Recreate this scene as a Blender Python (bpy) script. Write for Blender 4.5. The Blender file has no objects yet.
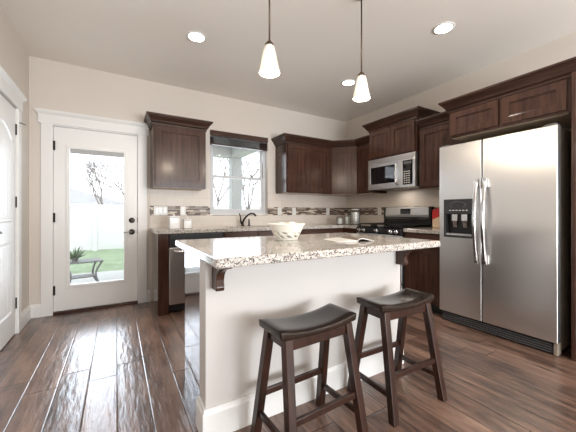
import bpy, bmesh, math, random
from mathutils import Vector, Matrix
random.seed(7)
PI = math.pi
SC = bpy.context.scene
COL = SC.collection

# ------------------------------------------------------------------ camera
YAW = math.atan(171 / 290)
cd = bpy.data.cameras.new('camera')
cam = bpy.data.objects.new('camera', cd)
COL.objects.link(cam)
cam.location = (0, 0, 1.10)
cam.rotation_euler = (PI / 2, 0, -YAW)
cd.sensor_fit = 'HORIZONTAL'
cd.sensor_width = 36
cd.lens = 36 * 290 / 576
cd.shift_y = -3 / 576
cd.clip_start = 0.02
SC.camera = cam

# ------------------------------------------------------------------ world, lights, exposure
SC.view_settings.view_transform = 'Standard'
SC.view_settings.look = 'None'
SC.view_settings.exposure = 0.0
SC.view_settings.gamma = 1.0
SC.view_settings.use_curve_mapping = False
SC.cycles.max_bounces = 10
SC.cycles.diffuse_bounces = 5
SC.cycles.glossy_bounces = 5
SC.cycles.transmission_bounces = 8
SC.cycles.transparent_max_bounces = 12
SC.cycles.sample_clamp_indirect = 6
SC.cycles.caustics_reflective = False
SC.cycles.caustics_refractive = False

w = bpy.data.worlds.new('sky')
SC.world = w
w.use_nodes = True
bg = w.node_tree.nodes['Background']
bg.inputs['Color'].default_value = (0.87, 0.93, 1.0, 1)
bg.inputs['Strength'].default_value = 3.2


def area(name, loc, target, sx, sy, power, color):
    l = bpy.data.lights.new(name, 'AREA')
    l.shape = 'RECTANGLE'
    l.size = sx
    l.size_y = sy
    l.energy = power
    l.color = color
    o = bpy.data.objects.new(name, l)
    COL.objects.link(o)
    o.location = loc
    o.rotation_euler = (Vector(target) - Vector(loc)).to_track_quat('-Z', 'Y').to_euler()
    return o


# added area light at the added, unseen window opening behind the camera
area('added_rear_fill', (1.95, -3.42, 1.1), (2.3, 0, 0.9), 2.7, 1.9, 48, (0.93, 0.97, 1.0))
# added upward fill light behind the camera, brightens the ceiling
area('rear_ceiling_fill', (1.95, -3.40, 1.0), (1.6, 0.8, 3.6), 2.7, 1.2, 200, (0.95, 0.98, 1.0))
# daylight through the glazed door and the sink window
area('door_daylight', (-0.19, 4.16, 1.05), (-0.19, 2.2, 0.6), 0.5, 1.5, 21, (0.80, 0.88, 1.0))
area('window_daylight', (1.54, 4.14, 1.6), (1.54, 2, 1.2), 0.8, 0.9, 7, (0.86, 0.92, 1.0))


def spot(name, loc, power, color=(1.0, 0.89, 0.77)):
    l = bpy.data.lights.new(name, 'SPOT')
    l.energy = power
    l.color = color
    l.spot_size = math.radians(150)
    l.spot_blend = 0.6
    l.shadow_soft_size = 0.06
    o = bpy.data.objects.new(name, l)
    COL.objects.link(o)
    o.location = loc
    return o


CEIL = 2.74
CANS = [(0.636, 2.753), (2.492, 1.512), (2.502, 2.749), (2.49, 0.15), (2.49, -1.4)]  # last two are unseen, added to light the right-hand floor
for cx, cy in CANS:
    spot('recessed_light_beam', (cx, cy, CEIL - 0.03), 29)


# ------------------------------------------------------------------ materials
class NT:
    def __init__(self, name):
        self.m = bpy.data.materials.new(name)
        self.m.use_nodes = True
        self.t = self.m.node_tree
        self.b = self.t.nodes['Principled BSDF']

    def n(self, typ, **kw):
        nd = self.t.nodes.new(typ)
        for k, v in kw.items():
            if k in nd.inputs:
                nd.inputs[k].default_value = v
            else:
                setattr(nd, k, v)
        return nd

    def l(self, a, b):
        self.t.links.new(a, b)

    def math(self, op, a, b=None):
        nd = self.t.nodes.new('ShaderNodeMath')
        nd.operation = op
        for i, v in enumerate((a, b)):
            if v is None:
                continue
            if isinstance(v, (int, float)):
                nd.inputs[i].default_value = v
            else:
                self.l(v, nd.inputs[i])
        return nd.outputs[0]

    def ramp(self, fac, stops):
        nd = self.t.nodes.new('ShaderNodeValToRGB')
        el = nd.color_ramp.elements
        while len(el) < len(stops):
            el.new(0.5)
        for e, (p, c) in zip(el, stops):
            e.position = p
            e.color = (*c, 1)
        self.l(fac, nd.inputs[0])
        return nd.outputs[0]

    def coords(self, scale=(1, 1, 1), kind='Object'):
        tc = self.t.nodes.new('ShaderNodeTexCoord')
        mp = self.t.nodes.new('ShaderNodeMapping')
        mp.inputs['Scale'].default_value = scale
        self.l(tc.outputs[kind], mp.inputs[0])
        return mp.outputs[0]

    def noise(self, vec, scale, detail=4, rough=0.55):
        nd = self.n('ShaderNodeTexNoise', Scale=scale, Detail=detail, Roughness=rough)
        self.l(vec, nd.inputs['Vector'])
        return nd.outputs[0]

    def bump(self, h, strength, dist=0.002):
        nd = self.n('ShaderNodeBump', Strength=strength, Distance=dist)
        self.l(h, nd.inputs['Height'])
        self.l(nd.outputs[0], self.b.inputs['Normal'])


def simple(name, col, rough=0.5, metal=0.0, coat=0.0, ior=1.45, bump=0, bscale=60, emit=0, alpha=1, trans=0):
    t = NT(name)
    b = t.b
    b.inputs['Base Color'].default_value = (*col, 1)
    b.inputs['Roughness'].default_value = rough
    b.inputs['Metallic'].default_value = metal
    b.inputs['Coat Weight'].default_value = coat
    b.inputs['IOR'].default_value = ior
    b.inputs['Transmission Weight'].default_value = trans
    if emit:
        b.inputs['Emission Color'].default_value = (*col, 1)
        b.inputs['Emission Strength'].default_value = emit
    nz = t.noise(t.coords(), bscale, 3)
    if bump:
        t.bump(nz, bump, 0.001)
    else:
        r = t.n('ShaderNodeMapRange', **{'To Min': max(0, rough - 0.03), 'To Max': min(1, rough + 0.03)})
        t.l(nz, r.inputs[0])
        t.l(r.outputs[0], b.inputs['Roughness'])
    return t.m


def dark_wood(name, c1, c2, rough=0.3, coat=0.35, axis='z', sc=1.0, crough=0.12, bmp=0.08, spec=0.28):
    t = NT(name)
    s = {'z': (14, 14, 1.1), 'x': (1.1, 14, 14), 'y': (14, 1.1, 14)}[axis]
    v = t.coords(tuple(k * sc for k in s))
    n1 = t.noise(v, 2.2, 6, 0.6)
    n2 = t.noise(t.coords((1, 1, 1)), 3.0, 3)
    mx = t.math('ADD', t.math('MULTIPLY', n1, 0.7), t.math('MULTIPLY', n2, 0.3))
    c = t.ramp(mx, [(0.32, c1), (0.68, c2)])
    t.l(c, t.b.inputs['Base Color'])
    t.b.inputs['Roughness'].default_value = rough
    t.b.inputs['Coat Weight'].default_value = coat
    t.b.inputs['Coat Roughness'].default_value = crough
    t.b.inputs['Specular IOR Level'].default_value = spec
    t.bump(n1, bmp, 0.001)
    return t.m


def steel(name, col=(0.74, 0.735, 0.73), rough=0.29, axis='y'):
    t = NT(name)
    s = {'y': (1.2, 1.2, 160), 'x': (1.2, 1.2, 160), 'z': (120, 120, 1.2)}[axis]
    n1 = t.noise(t.coords(s, 'Object'), 2.0, 3)
    t.b.inputs['Base Color'].default_value = (*col, 1)
    t.b.inputs['Metallic'].default_value = 1
    r = t.n('ShaderNodeMapRange', **{'To Min': rough - 0.03, 'To Max': rough + 0.03})
    t.l(n1, r.inputs[0])
    t.l(r.outputs[0], t.b.inputs['Roughness'])
    t.b.inputs['Anisotropic'].default_value = 0.6
    t.b.inputs['Anisotropic Rotation'].default_value = 0.0
    tg = t.n('ShaderNodeTangent', direction_type='RADIAL', axis='Z')
    t.l(tg.outputs[0], t.b.inputs['Tangent'])
    return t.m


M = {}
M['wall'] = simple('wall_paint', (0.665, 0.615, 0.56), 0.75, bump=0.12, bscale=220)
M['ceiling'] = simple('ceiling_paint', (0.88, 0.84, 0.785), 0.85, bump=0.25, bscale=150)
M['trim'] = simple('white_trim_paint', (0.80, 0.80, 0.79), 0.38)
M['island_paint'] = simple('island_paint', (0.58, 0.56, 0.54), 0.6, bump=0.1, bscale=200)
M['cab'] = dark_wood('espresso_cabinet_wood', (0.024, 0.011, 0.008), (0.078, 0.037, 0.025), 0.22, 0.25, crough=0.16, bmp=0.04)
M['cab_h'] = dark_wood('espresso_wood_across', (0.030, 0.014, 0.009), (0.080, 0.038, 0.026), 0.25, 0.2, 'x', crough=0.16, bmp=0.04)
M['cab_end'] = dark_wood('glossy_end_panel_wood', (0.020, 0.011, 0.009), (0.05, 0.028, 0.022), 0.14, 1.0, crough=0.05, bmp=0.02, spec=0.6)
M['cab_end'].node_tree.nodes['Principled BSDF'].inputs['Coat IOR'].default_value = 2.0
M['crown'] = dark_wood('crown_wood', (0.022, 0.010, 0.007), (0.06, 0.028, 0.019), 0.34, 0.12, 'x', bmp=0.03)
M['stool'] = dark_wood('stool_wood', (0.014, 0.007, 0.005), (0.050, 0.018, 0.011), 0.28, 0.25)
M['stool_seat'] = dark_wood('stool_seat_wood', (0.016, 0.010, 0.008), (0.024, 0.014, 0.010), 0.22, 0.12, 'x', bmp=0.03)
M['maple'] = simple('cabinet_underside_veneer', (0.52, 0.43, 0.33), 0.5)
M['steel'] = steel('brushed_steel')
M['steel_x'] = steel('brushed_steel_across', axis='x')
M['steel_lt'] = steel('bright_steel', (0.75, 0.75, 0.76), 0.18, 'z')
M['dispenser_face'] = simple('dispenser_dark_face', (0.035, 0.036, 0.04), 0.25)
M['panel_silver'] = simple('satin_silver_panel', (0.72, 0.72, 0.72), 0.35, metal=0.55)
M['fridge_side'] = simple('fridge_side_grey', (0.26, 0.22, 0.18), 0.4)
M['black'] = simple('black_plastic', (0.012, 0.012, 0.013), 0.35)
M['black_gloss'] = simple('black_glass', (0.006, 0.006, 0.007), 0.06, coat=0.5)
M['iron'] = simple('cast_iron', (0.012, 0.012, 0.012), 0.55, bump=0.3, bscale=300)
M['grey_plastic'] = simple('grey_plastic', (0.10, 0.10, 0.105), 0.4)
M['bronze'] = simple('oil_rubbed_bronze', (0.030, 0.022, 0.018), 0.32, metal=0.8)
M['pend_metal'] = simple('brushed_bronze_rod', (0.12, 0.085, 0.06), 0.35, metal=0.9)
M['white_ceramic'] = simple('white_ceramic', (0.72, 0.72, 0.71), 0.25, coat=0.3)
M['cream'] = simple('cream_ceramic', (0.76, 0.745, 0.68), 0.4)
M['plate'] = simple('white_switch_plate', (0.72, 0.71, 0.69), 0.35)
M['slot'] = simple('dark_slot', (0.05, 0.05, 0.05), 0.5)
M['red'] = simple('red_packet', (0.55, 0.03, 0.03), 0.5)
M['tan'] = simple('tan_packet', (0.72, 0.55, 0.38), 0.6)
M['paper'] = simple('magazine_paper', (0.66, 0.65, 0.62), 0.35)
M['print'] = simple('printed_page', (0.16, 0.12, 0.09), 0.35)
M['lampglow'] = simple('lamp_lens', (1.0, 0.93, 0.82), 0.5, emit=14)
M['bulb'] = simple('bulb_glow', (1.0, 0.90, 0.74), 0.5, emit=9)
M['vinyl'] = simple('white_vinyl', (0.74, 0.715, 0.71), 0.45)
M['sash'] = simple('backlit_sash_vinyl', (0.52, 0.53, 0.55), 0.4)  # white vinyl greyed in its colour to stand in for backlit shade
M['patio'] = simple('patio_concrete', (0.55, 0.54, 0.52), 0.9, bump=0.4, bscale=40)
M['post'] = simple('patio_post_paint', (0.42, 0.42, 0.42), 0.7)
M['soffit'] = simple('patio_soffit', (0.58, 0.57, 0.57), 0.8)
M['roofing'] = simple('grey_shingles', (0.36, 0.35, 0.35), 0.9, bump=0.5, bscale=30)
M['bark'] = simple('bare_bark', (0.20, 0.17, 0.15), 0.9, bump=0.4, bscale=30)
M['table_metal'] = simple('patio_table_metal', (0.17, 0.165, 0.16), 0.45)
M['succulent'] = simple('plant_leaf', (0.10, 0.16, 0.08), 0.5)
M['clear_handle'] = steel('lever_metal', (0.5, 0.5, 0.5), 0.25)


def m_glass(name, tint=(1, 1, 1), rough=0.0):
    t = NT(name)
    t.t.nodes.remove(t.b)
    out = t.t.nodes['Material Output']
    tr = t.n('ShaderNodeBsdfTransparent', Color=(*tint, 1))
    gl = t.n('ShaderNodeBsdfGlossy', Roughness=rough)
    fr = t.n('ShaderNodeFresnel', IOR=1.45)
    mx = t.n('ShaderNodeMixShader')
    t.l(fr.outputs[0], mx.inputs[0])
    t.l(tr.outputs[0], mx.inputs[1])
    t.l(gl.outputs[0], mx.inputs[2])
    t.l(mx.outputs[0], out.inputs[0])
    return t.m


M['glass'] = m_glass('window_glass', (0.97, 0.98, 0.98))
M['jar_glass'] = m_glass('jar_glass', (0.98, 0.99, 0.98), 0.02)


def m_shade():
    t = NT('frosted_ribbed_shade')
    b = t.b
    b.inputs['Base Color'].default_value = (0.97, 0.94, 0.88, 1)
    b.inputs['Roughness'].default_value = 0.35
    b.inputs['Transmission Weight'].default_value = 0.55
    b.inputs['Emission Color'].default_value = (1.0, 0.93, 0.82, 1)
    b.inputs['Emission Strength'].default_value = 0.12
    t.bump(t.noise(t.coords((1, 1, 0.1)), 90, 2), 0.2, 0.001)
    return t.m


M['shade'] = m_shade()


def m_floor():
    t = NT('hand_scraped_floor_planks')
    tc = t.n('ShaderNodeTexCoord')
    sp = t.n('ShaderNodeSeparateXYZ')
    t.l(tc.outputs['Object'], sp.inputs[0])
    X, Y = sp.outputs[0], sp.outputs[1]
    u = t.math('DIVIDE', t.math('SUBTRACT', X, 0.166 - 20 * 0.1635), 0.1635)
    row = t.math('FLOOR', u)
    fu = t.math('FRACT', u)
    wn = t.n('ShaderNodeTexWhiteNoise', noise_dimensions='1D')
    t.l(row, wn.inputs['W'])
    v = t.math('ADD', t.math('DIVIDE', t.math('ADD', Y, 20), 1.25), t.math('MULTIPLY', wn.outputs[0], 7.3))
    cell = t.math('FLOOR', v)
    fv = t.math('FRACT', v)
    cb = t.n('ShaderNodeCombineXYZ')
    t.l(row, cb.inputs[0])
    t.l(cell, cb.inputs[1])
    wid = t.n('ShaderNodeTexWhiteNoise', noise_dimensions='2D')
    t.l(cb.outputs[0], wid.inputs['Vector'])
    pid = wid.outputs[0]
    # grain
    off = t.n('ShaderNodeCombineXYZ')
    t.l(t.math('MULTIPLY', X, 9.0), off.inputs[0])
    t.l(t.math('ADD', t.math('MULTIPLY', Y, 1.0), t.math('MULTIPLY', pid, 31.0)), off.inputs[1])
    t.l(t.math('MULTIPLY', pid, 17.0), off.inputs[2])
    g1 = t.noise(off.outputs[0], 2.6, 7, 0.62)
    off2 = t.n('ShaderNodeCombineXYZ')
    t.l(t.math('MULTIPLY', X, 3.0), off2.inputs[0])
    t.l(t.math('ADD', t.math('MULTIPLY', Y, 1.2), t.math('MULTIPLY', pid, 13.0)), off2.inputs[1])
    g2 = t.noise(off2.outputs[0], 2.4, 4, 0.6)
    mixv = t.math('ADD', t.math('ADD', t.math('MULTIPLY', g1, 0.52), t.math('MULTIPLY', g2, 0.36)), t.math('MULTIPLY', pid, 0.14))
    c = t.ramp(mixv, [(0.33, (0.020, 0.011, 0.010)), (0.43, (0.078, 0.044, 0.034)), (0.54, (0.180, 0.107, 0.078)), (0.70, (0.34, 0.215, 0.16))])
    # gaps
    eu = t.math('MINIMUM', fu, t.math('SUBTRACT', 1.0, fu))
    ev = t.math('MINIMUM', fv, t.math('SUBTRACT', 1.0, fv))
    gu = t.math('GREATER_THAN', eu, 0.010)
    gv = t.math('GREATER_THAN', ev, 0.0022)
    gap = t.math('MULTIPLY', gu, gv)
    mx = t.n('ShaderNodeMix', data_type='RGBA')
    t.l(gap, mx.inputs['Factor'])
    mx.inputs[6].default_value = (0.012, 0.007, 0.005, 1)
    t.l(c, mx.inputs[7])
    t.l(mx.outputs[2], t.b.inputs['Base Color'])
    r = t.n('ShaderNodeMapRange', **{'To Min': 0.22, 'To Max': 0.40})
    t.l(g1, r.inputs[0])
    t.l(r.outputs[0], t.b.inputs['Roughness'])
    t.b.inputs['Coat Weight'].default_value = 0.55
    t.b.inputs['Coat Roughness'].default_value = 0.2
    t.b.inputs['Specular IOR Level'].default_value = 0.45
    # hand-scraped waves and rounded plank edges
    off3 = t.n('ShaderNodeCombineXYZ')
    t.l(t.math('MULTIPLY', X, 9.0), off3.inputs[0])
    t.l(t.math('ADD', t.math('MULTIPLY', Y, 2.0), t.math('MULTIPLY', pid, 23.0)), off3.inputs[1])
    g3 = t.noise(off3.outputs[0], 4.0, 3, 0.5)
    su = t.math('MINIMUM', t.math('MULTIPLY', eu, 28.0), 1.0)
    sv = t.math('MINIMUM', t.math('MULTIPLY', ev, 100.0), 1.0)
    edge = t.math('MINIMUM', su, sv)
    h = t.math('ADD', t.math('MULTIPLY', g3, 1.0), t.math('ADD', t.math('MULTIPLY', edge, 0.5), t.math('MULTIPLY', g1, 0.25)))
    b = t.n('ShaderNodeBump', Strength=0.8, Distance=0.004)
    t.l(h, b.inputs['Height'])
    t.l(b.outputs[0], t.b.inputs['Normal'])
    t.l(b.outputs[0], t.b.inputs['Coat Normal'])
    return t.m


M['floor'] = m_floor()


def m_granite():
    t = NT('speckled_granite')
    v = t.coords()
    n1 = t.noise(v, 45, 5, 0.7)
    n2 = t.noise(v, 130, 4, 0.7)
    vo = t.n('ShaderNodeTexVoronoi', Scale=190.0)
    t.l(v, vo.inputs['Vector'])
    sep = t.n('ShaderNodeSeparateColor')
    t.l(vo.outputs['Color'], sep.inputs[0])
    base = t.ramp(n1, [(0.30, (0.26, 0.22, 0.20)), (0.44, (0.44, 0.40, 0.36)), (0.56, (0.60, 0.57, 0.53)), (0.72, (0.30, 0.28, 0.27))])
    mx = t.n('ShaderNodeMix', data_type='RGBA')
    dark = t.math('GREATER_THAN', t.math('ADD', t.math('MULTIPLY', sep.outputs[0], 0.45), t.math('MULTIPLY', n2, 0.9)), 0.80)
    t.l(dark, mx.inputs['Factor'])
    t.l(base, mx.inputs[6])
    mx.inputs[7].default_value = (0.045, 0.035, 0.035, 1)
    mx2 = t.n('ShaderNodeMix', data_type='RGBA')
    lite = t.math('LESS_THAN', t.math('ADD', t.math('MULTIPLY', sep.outputs[1], 0.5), t.math('MULTIPLY', n2, 0.8)), 0.44)
    t.l(lite, mx2.inputs['Factor'])
    t.l(mx.outputs[2], mx2.inputs[6])
    mx2.inputs[7].default_value = (0.74, 0.73, 0.70, 1)
    t.l(mx2.outputs[2], t.b.inputs['Base Color'])
    t.b.inputs['Roughness'].default_value = 0.10
    t.b.inputs['Coat Weight'].default_value = 0.0
    t.b.inputs['Coat Roughness'].default_value = 0.03
    return t.m


M['granite'] = m_granite()


def m_backsplash():
    """cream stone tiles in running courses with a band of thin glass and stone mosaic strips"""
    t = NT('backsplash_tile')
    tc = t.n('ShaderNodeTexCoord')
    sp = t.n('ShaderNodeSeparateXYZ')
    t.l(tc.outputs['Object'], sp.inputs[0])
    hx = t.math('ADD', sp.outputs[0], sp.outputs[1])     # runs along either wall
    Z = sp.outputs[2]
    cb = t.n('ShaderNodeCombineXYZ')
    t.l(hx, cb.inputs[0])
    t.l(t.math('SUBTRACT', Z, 1.19), cb.inputs[1])
    br = t.n('ShaderNodeTexBrick', Scale=1.0)
    br.inputs['Brick Width'].default_value = 0.21
    br.inputs['Row Height'].default_value = 0.105
    br.inputs['Mortar Size'].default_value = 0.0016
    br.inputs['Color1'].default_value = (0.67, 0.615, 0.56, 1)
    br.inputs['Color2'].default_value = (0.63, 0.57, 0.51, 1)
    br.inputs['Mortar'].default_value = (0.53, 0.48, 0.43, 1)
    t.l(cb.outputs[0], br.inputs['Vector'])
    # mosaic strips
    zr = t.math('DIVIDE', t.math('SUBTRACT', Z, 1.065), 0.0179)
    row = t.math('FLOOR', zr)
    fz = t.math('FRACT', zr)
    wn = t.n('ShaderNodeTexWhiteNoise', noise_dimensions='1D')
    t.l(row, wn.inputs['W'])
    xr = t.math('ADD', t.math('DIVIDE', hx, 0.085), t.math('MULTIPLY', wn.outputs[0], 5.0))
    cell = t.math('FLOOR', xr)
    fx = t.math('FRACT', xr)
    c2 = t.n('ShaderNodeCombineXYZ')
    t.l(row, c2.inputs[0])
    t.l(cell, c2.inputs[1])
    w2 = t.n('ShaderNodeTexWhiteNoise', noise_dimensions='2D')
    t.l(c2.outputs[0], w2.inputs['Vector'])
    mc = t.ramp(w2.outputs[0], [(0.0, (0.045, 0.022, 0.015)), (0.28, (0.10, 0.055, 0.035)), (0.46, (0.30, 0.25, 0.20)), (0.64, (0.62, 0.53, 0.43)), (0.80, (0.22, 0.19, 0.17))])
    mc.node.color_ramp.interpolation = 'CONSTANT'
    g = t.math('MULTIPLY', t.math('GREATER_THAN', fz, 0.10), t.math('GREATER_THAN', fx, 0.025))
    mg = t.n('ShaderNodeMix', data_type='RGBA')
    t.l(g, mg.inputs['Factor'])
    mg.inputs[6].default_value = (0.46, 0.40, 0.34, 1)
    t.l(mc, mg.inputs[7])
    band = t.math('MULTIPLY', t.math('GREATER_THAN', Z, 1.065), t.math('LESS_THAN', Z, 1.19))
    mx = t.n('ShaderNodeMix', data_type='RGBA')
    t.l(band, mx.inputs['Factor'])
    t.l(br.outputs[0], mx.inputs[6])
    t.l(mg.outputs[2], mx.inputs[7])
    t.l(mx.outputs[2], t.b.inputs['Base Color'])
    t.b.inputs['Roughness'].default_value = 0.42
    t.bump(br.outputs[1], -0.2, 0.001)
    return t.m


M['backsplash'] = m_backsplash()


def m_grass():
    t = NT('lawn')
    c = t.ramp(t.noise(t.coords(), 3, 6, 0.7), [(0.3, (0.20, 0.27, 0.15)), (0.7, (0.32, 0.39, 0.25))])
    t.l(c, t.b.inputs['Base Color'])
    t.b.inputs['Roughness'].default_value = 0.9
    t.bump(t.noise(t.coords(), 60, 4), 0.8, 0.02)
    return t.m


M['grass'] = m_grass()


# ------------------------------------------------------------------ mesh helpers
def obj(name, bm, mat, parent=None, bevel=0, seg=2, smooth=False, mats=None):
    bmesh.ops.recalc_face_normals(bm, faces=bm.faces[:])
    me = bpy.data.meshes.new(name)
    bm.to_mesh(me)
    bm.free()
    o = bpy.data.objects.new(name, me)
    COL.objects.link(o)
    for mm in (mats or [mat]):
        me.materials.append(M[mm] if isinstance(mm, str) else mm)
    if parent:
        o.parent = parent
    if smooth:
        for p in me.polygons:
            p.use_smooth = True
    if bevel:
        b = o.modifiers.new('bevel', 'BEVEL')
        b.width = bevel
        b.segments = seg
        b.limit_method = 'ANGLE'
        b.angle_limit = math.radians(40)
        b.harden_normals = False
    return o


def B():
    return bmesh.new()


def box(bm, x0, x1, y0, y1, z0, z1, mi=0):
    v = [bm.verts.new((x, y, z)) for x in (x0, x1) for y in (y0, y1) for z in (z0, z1)]
    for f in ((0, 1, 3, 2), (4, 6, 7, 5), (0, 4, 5, 1), (2, 3, 7, 6), (0, 2, 6, 4), (1, 5, 7, 3)):
        bm.faces.new([v[i] for i in f]).material_index = mi
    return v


def bx(*a):
    bm = B()
    box(bm, *a)
    return bm


def prism(bm, pts, a0, a1, axis='y', mi=0):
    """extrude a 2D polygon along an axis. axis y: pts=(x,z); x: pts=(y,z); z: pts=(x,y)"""
    def P(p, a):
        return {'y': (p[0], a, p[1]), 'x': (a, p[0], p[1]), 'z': (p[0], p[1], a)}[axis]
    lo = [bm.verts.new(P(p, a0)) for p in pts]
    hi = [bm.verts.new(P(p, a1)) for p in pts]
    n = len(pts)
    bm.faces.new(lo).material_index = mi
    bm.faces.new(hi[::-1]).material_index = mi
    for i in range(n):
        bm.faces.new((lo[i], lo[(i + 1) % n], hi[(i + 1) % n], hi[i])).material_index = mi


def slab_holes(bm, plane, us, vs, t0, t1, holes, mi=0):
    """solid slab on a grid with rectangular holes. plane 'xz' thickness y, 'yz' thickness x, 'xy' thickness z"""
    us, vs = sorted(set(us)), sorted(set(vs))

    def P(u, v, t):
        return {'xz': (u, t, v), 'yz': (t, u, v), 'xy': (u, v, t)}[plane]
    cache = {}

    def V(i, j, k):
        if (i, j, k) not in cache:
            cache[(i, j, k)] = bm.verts.new(P(us[i], vs[j], (t0, t1)[k]))
        return cache[(i, j, k)]

    def solid(i, j):
        if i < 0 or j < 0 or i >= len(us) - 1 or j >= len(vs) - 1:
            return False
        cu, cv = (us[i] + us[i + 1]) / 2, (vs[j] + vs[j + 1]) / 2
        return not any(h[0] < cu < h[1] and h[2] < cv < h[3] for h in holes)
    for i in range(len(us) - 1):
        for j in range(len(vs) - 1):
            if not solid(i, j):
                continue
            for k in (0, 1):
                bm.faces.new((V(i, j, k), V(i + 1, j, k), V(i + 1, j + 1, k), V(i, j + 1, k))).material_index = mi
            for (di, dj, a, b_) in ((-1, 0, (i, j), (i, j + 1)), (1, 0, (i + 1, j), (i + 1, j + 1)), (0, -1, (i, j), (i + 1, j)), (0, 1, (i, j + 1), (i + 1, j + 1))):
                if not solid(i + di, j + dj):
                    bm.faces.new((V(*a, 0), V(*b_, 0), V(*b_, 1), V(*a, 1))).material_index = mi


def lathe(bm, prof, cx=0, cy=0, n=24, mi=0, cap=True):
    rings = []
    for r, z in prof:
        if r < 1e-6:
            rings.append([bm.verts.new((cx, cy, z))])
        else:
            rings.append([bm.verts.new((cx + r * math.cos(2 * PI * i / n), cy + r * math.sin(2 * PI * i / n), z)) for i in range(n)])
    for a, b_ in zip(rings, rings[1:]):
        for i in range(n):
            j = (i + 1) % n
            if len(a) == 1 and len(b_) == 1:
                continue
            if len(a) == 1:
                f = (a[0], b_[j], b_[i])
            elif len(b_) == 1:
                f = (a[i], a[j], b_[0])
            else:
                f = (a[i], a[j], b_[j], b_[i])
            bm.faces.new(f).material_index = mi
    if cap:
        for r in (rings[0], rings[-1]):
            if len(r) > 2:
                bm.faces.new(r).material_index = mi


def tube(bm, pts, r, n=10, mi=0):
    pts = [Vector(p) for p in pts]
    rs = r if isinstance(r, (list, tuple)) else [r] * len(pts)
    prev = None
    rings = []
    for i, p in enumerate(pts):
        d = (pts[min(i + 1, len(pts) - 1)] - pts[max(i - 1, 0)]).normalized()
        if prev is None:
            ref = Vector((0, 0, 1)) if abs(d.z) < 0.9 else Vector((1, 0, 0))
            a = d.cross(ref).normalized()
        else:
            a = (prev - d * prev.dot(d)).normalized()
        prev = a
        b_ = d.cross(a)
        rings.append([bm.verts.new(p + (a * math.cos(2 * PI * k / n) + b_ * math.sin(2 * PI * k / n)) * rs[i]) for k in range(n)])
    for a, b_ in zip(rings, rings[1:]):
        for k in range(n):
            bm.faces.new((a[k], a[(k + 1) % n], b_[(k + 1) % n], b_[k])).material_index = mi
    bm.faces.new(rings[0])
    bm.faces.new(rings[-1][::-1])


def beam(bm, p, q, w_, h_, up=(0, 0, 1), w2=None, h2=None):
    """square bar between two points"""
    p, q = Vector(p), Vector(q)
    d = (q - p).normalized()
    a = d.cross(Vector(up)).normalized()
    b_ = a.cross(d).normalized()
    vs = []
    for pt, ww, hh in ((p, w_, h_), (q, w2 or w_, h2 or h_)):
        for s, t_ in ((-1, -1), (1, -1), (1, 1), (-1, 1)):
            vs.append(bm.verts.new(pt + a * s * ww / 2 + b_ * t_ * hh / 2))
    for f in ((0, 1, 2, 3), (7, 6, 5, 4), (0, 4, 5, 1), (1, 5, 6, 2), (2, 6, 7, 3), (3, 7, 4, 0)):
        bm.faces.new([vs[i] for i in f])


def sweep(bm, path, prof, i0=0, i1=None, side=1):
    """sweep an (out, z) profile along a 2D path with mitred corners; emits path[i0..i1]. out is to the right of travel (side=1)"""
    path = [Vector(p) for p in path]
    n = len(path)
    i1 = n - 1 if i1 is None else i1
    dirs = [(path[i + 1] - path[i]).normalized() for i in range(n - 1)]

    def nrm(d):
        return Vector((d.y, -d.x)) * side
    rings = []
    for i in range(i0, i1 + 1):
        if i == 0:
            m_, k = nrm(dirs[0]), 1
        elif i == n - 1:
            m_, k = nrm(dirs[-1]), 1
        else:
            a, b_ = nrm(dirs[i - 1]), nrm(dirs[i])
            m_ = (a + b_).normalized()
            k = 1 / max(0.2, m_.dot(a))
        rings.append([bm.verts.new((path[i].x + m_.x * o_ * k, path[i].y + m_.y * o_ * k, z)) for o_, z in prof])
    for a, b_ in zip(rings, rings[1:]):
        for k in range(len(prof)):
            j = (k + 1) % len(prof)
            bm.faces.new((a[k], a[j], b_[j], b_[k]))
    bm.faces.new(rings[0])
    bm.faces.new(rings[-1][::-1])


def thing(name, label, cat, loc=(0, 0, 0), rz=0, group=None):
    o = bpy.data.objects.new(name, None)
    o.empty_display_size = 0.1
    COL.objects.link(o)
    o.location = loc
    o.rotation_euler = (0, 0, rz)
    return tag(o, label, cat, group)


def tag(o, label, cat=None, group=None, kind=None):
    if label:
        o['label'] = label
    if cat:
        o['category'] = cat
    if group:
        o['group'] = group
    if kind:
        o['kind'] = kind
    return o


def struct(name, bm, mat, label=None, bevel=0, **k):
    o = obj(name, bm, mat, None, bevel, **k)
    o['kind'] = 'structure'
    if label:
        o['label'] = label
    return o


def copy_tree(o, parent=None):
    c = o.copy()
    COL.objects.link(c)
    c.parent = parent
    for ch in [x for x in COL.objects if x.parent == o]:
        copy_tree(ch, c)
    return c


# ------------------------------------------------------------------ room shell
XL, XR, YB, YF = -0.79, 3.57, 3.98, -3.5
DX0, DX1 = -0.594, 0.218            # back door slab
WX0, WX1, WZ0, WZ1 = 1.10, 1.985, 1.075, 2.245

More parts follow.
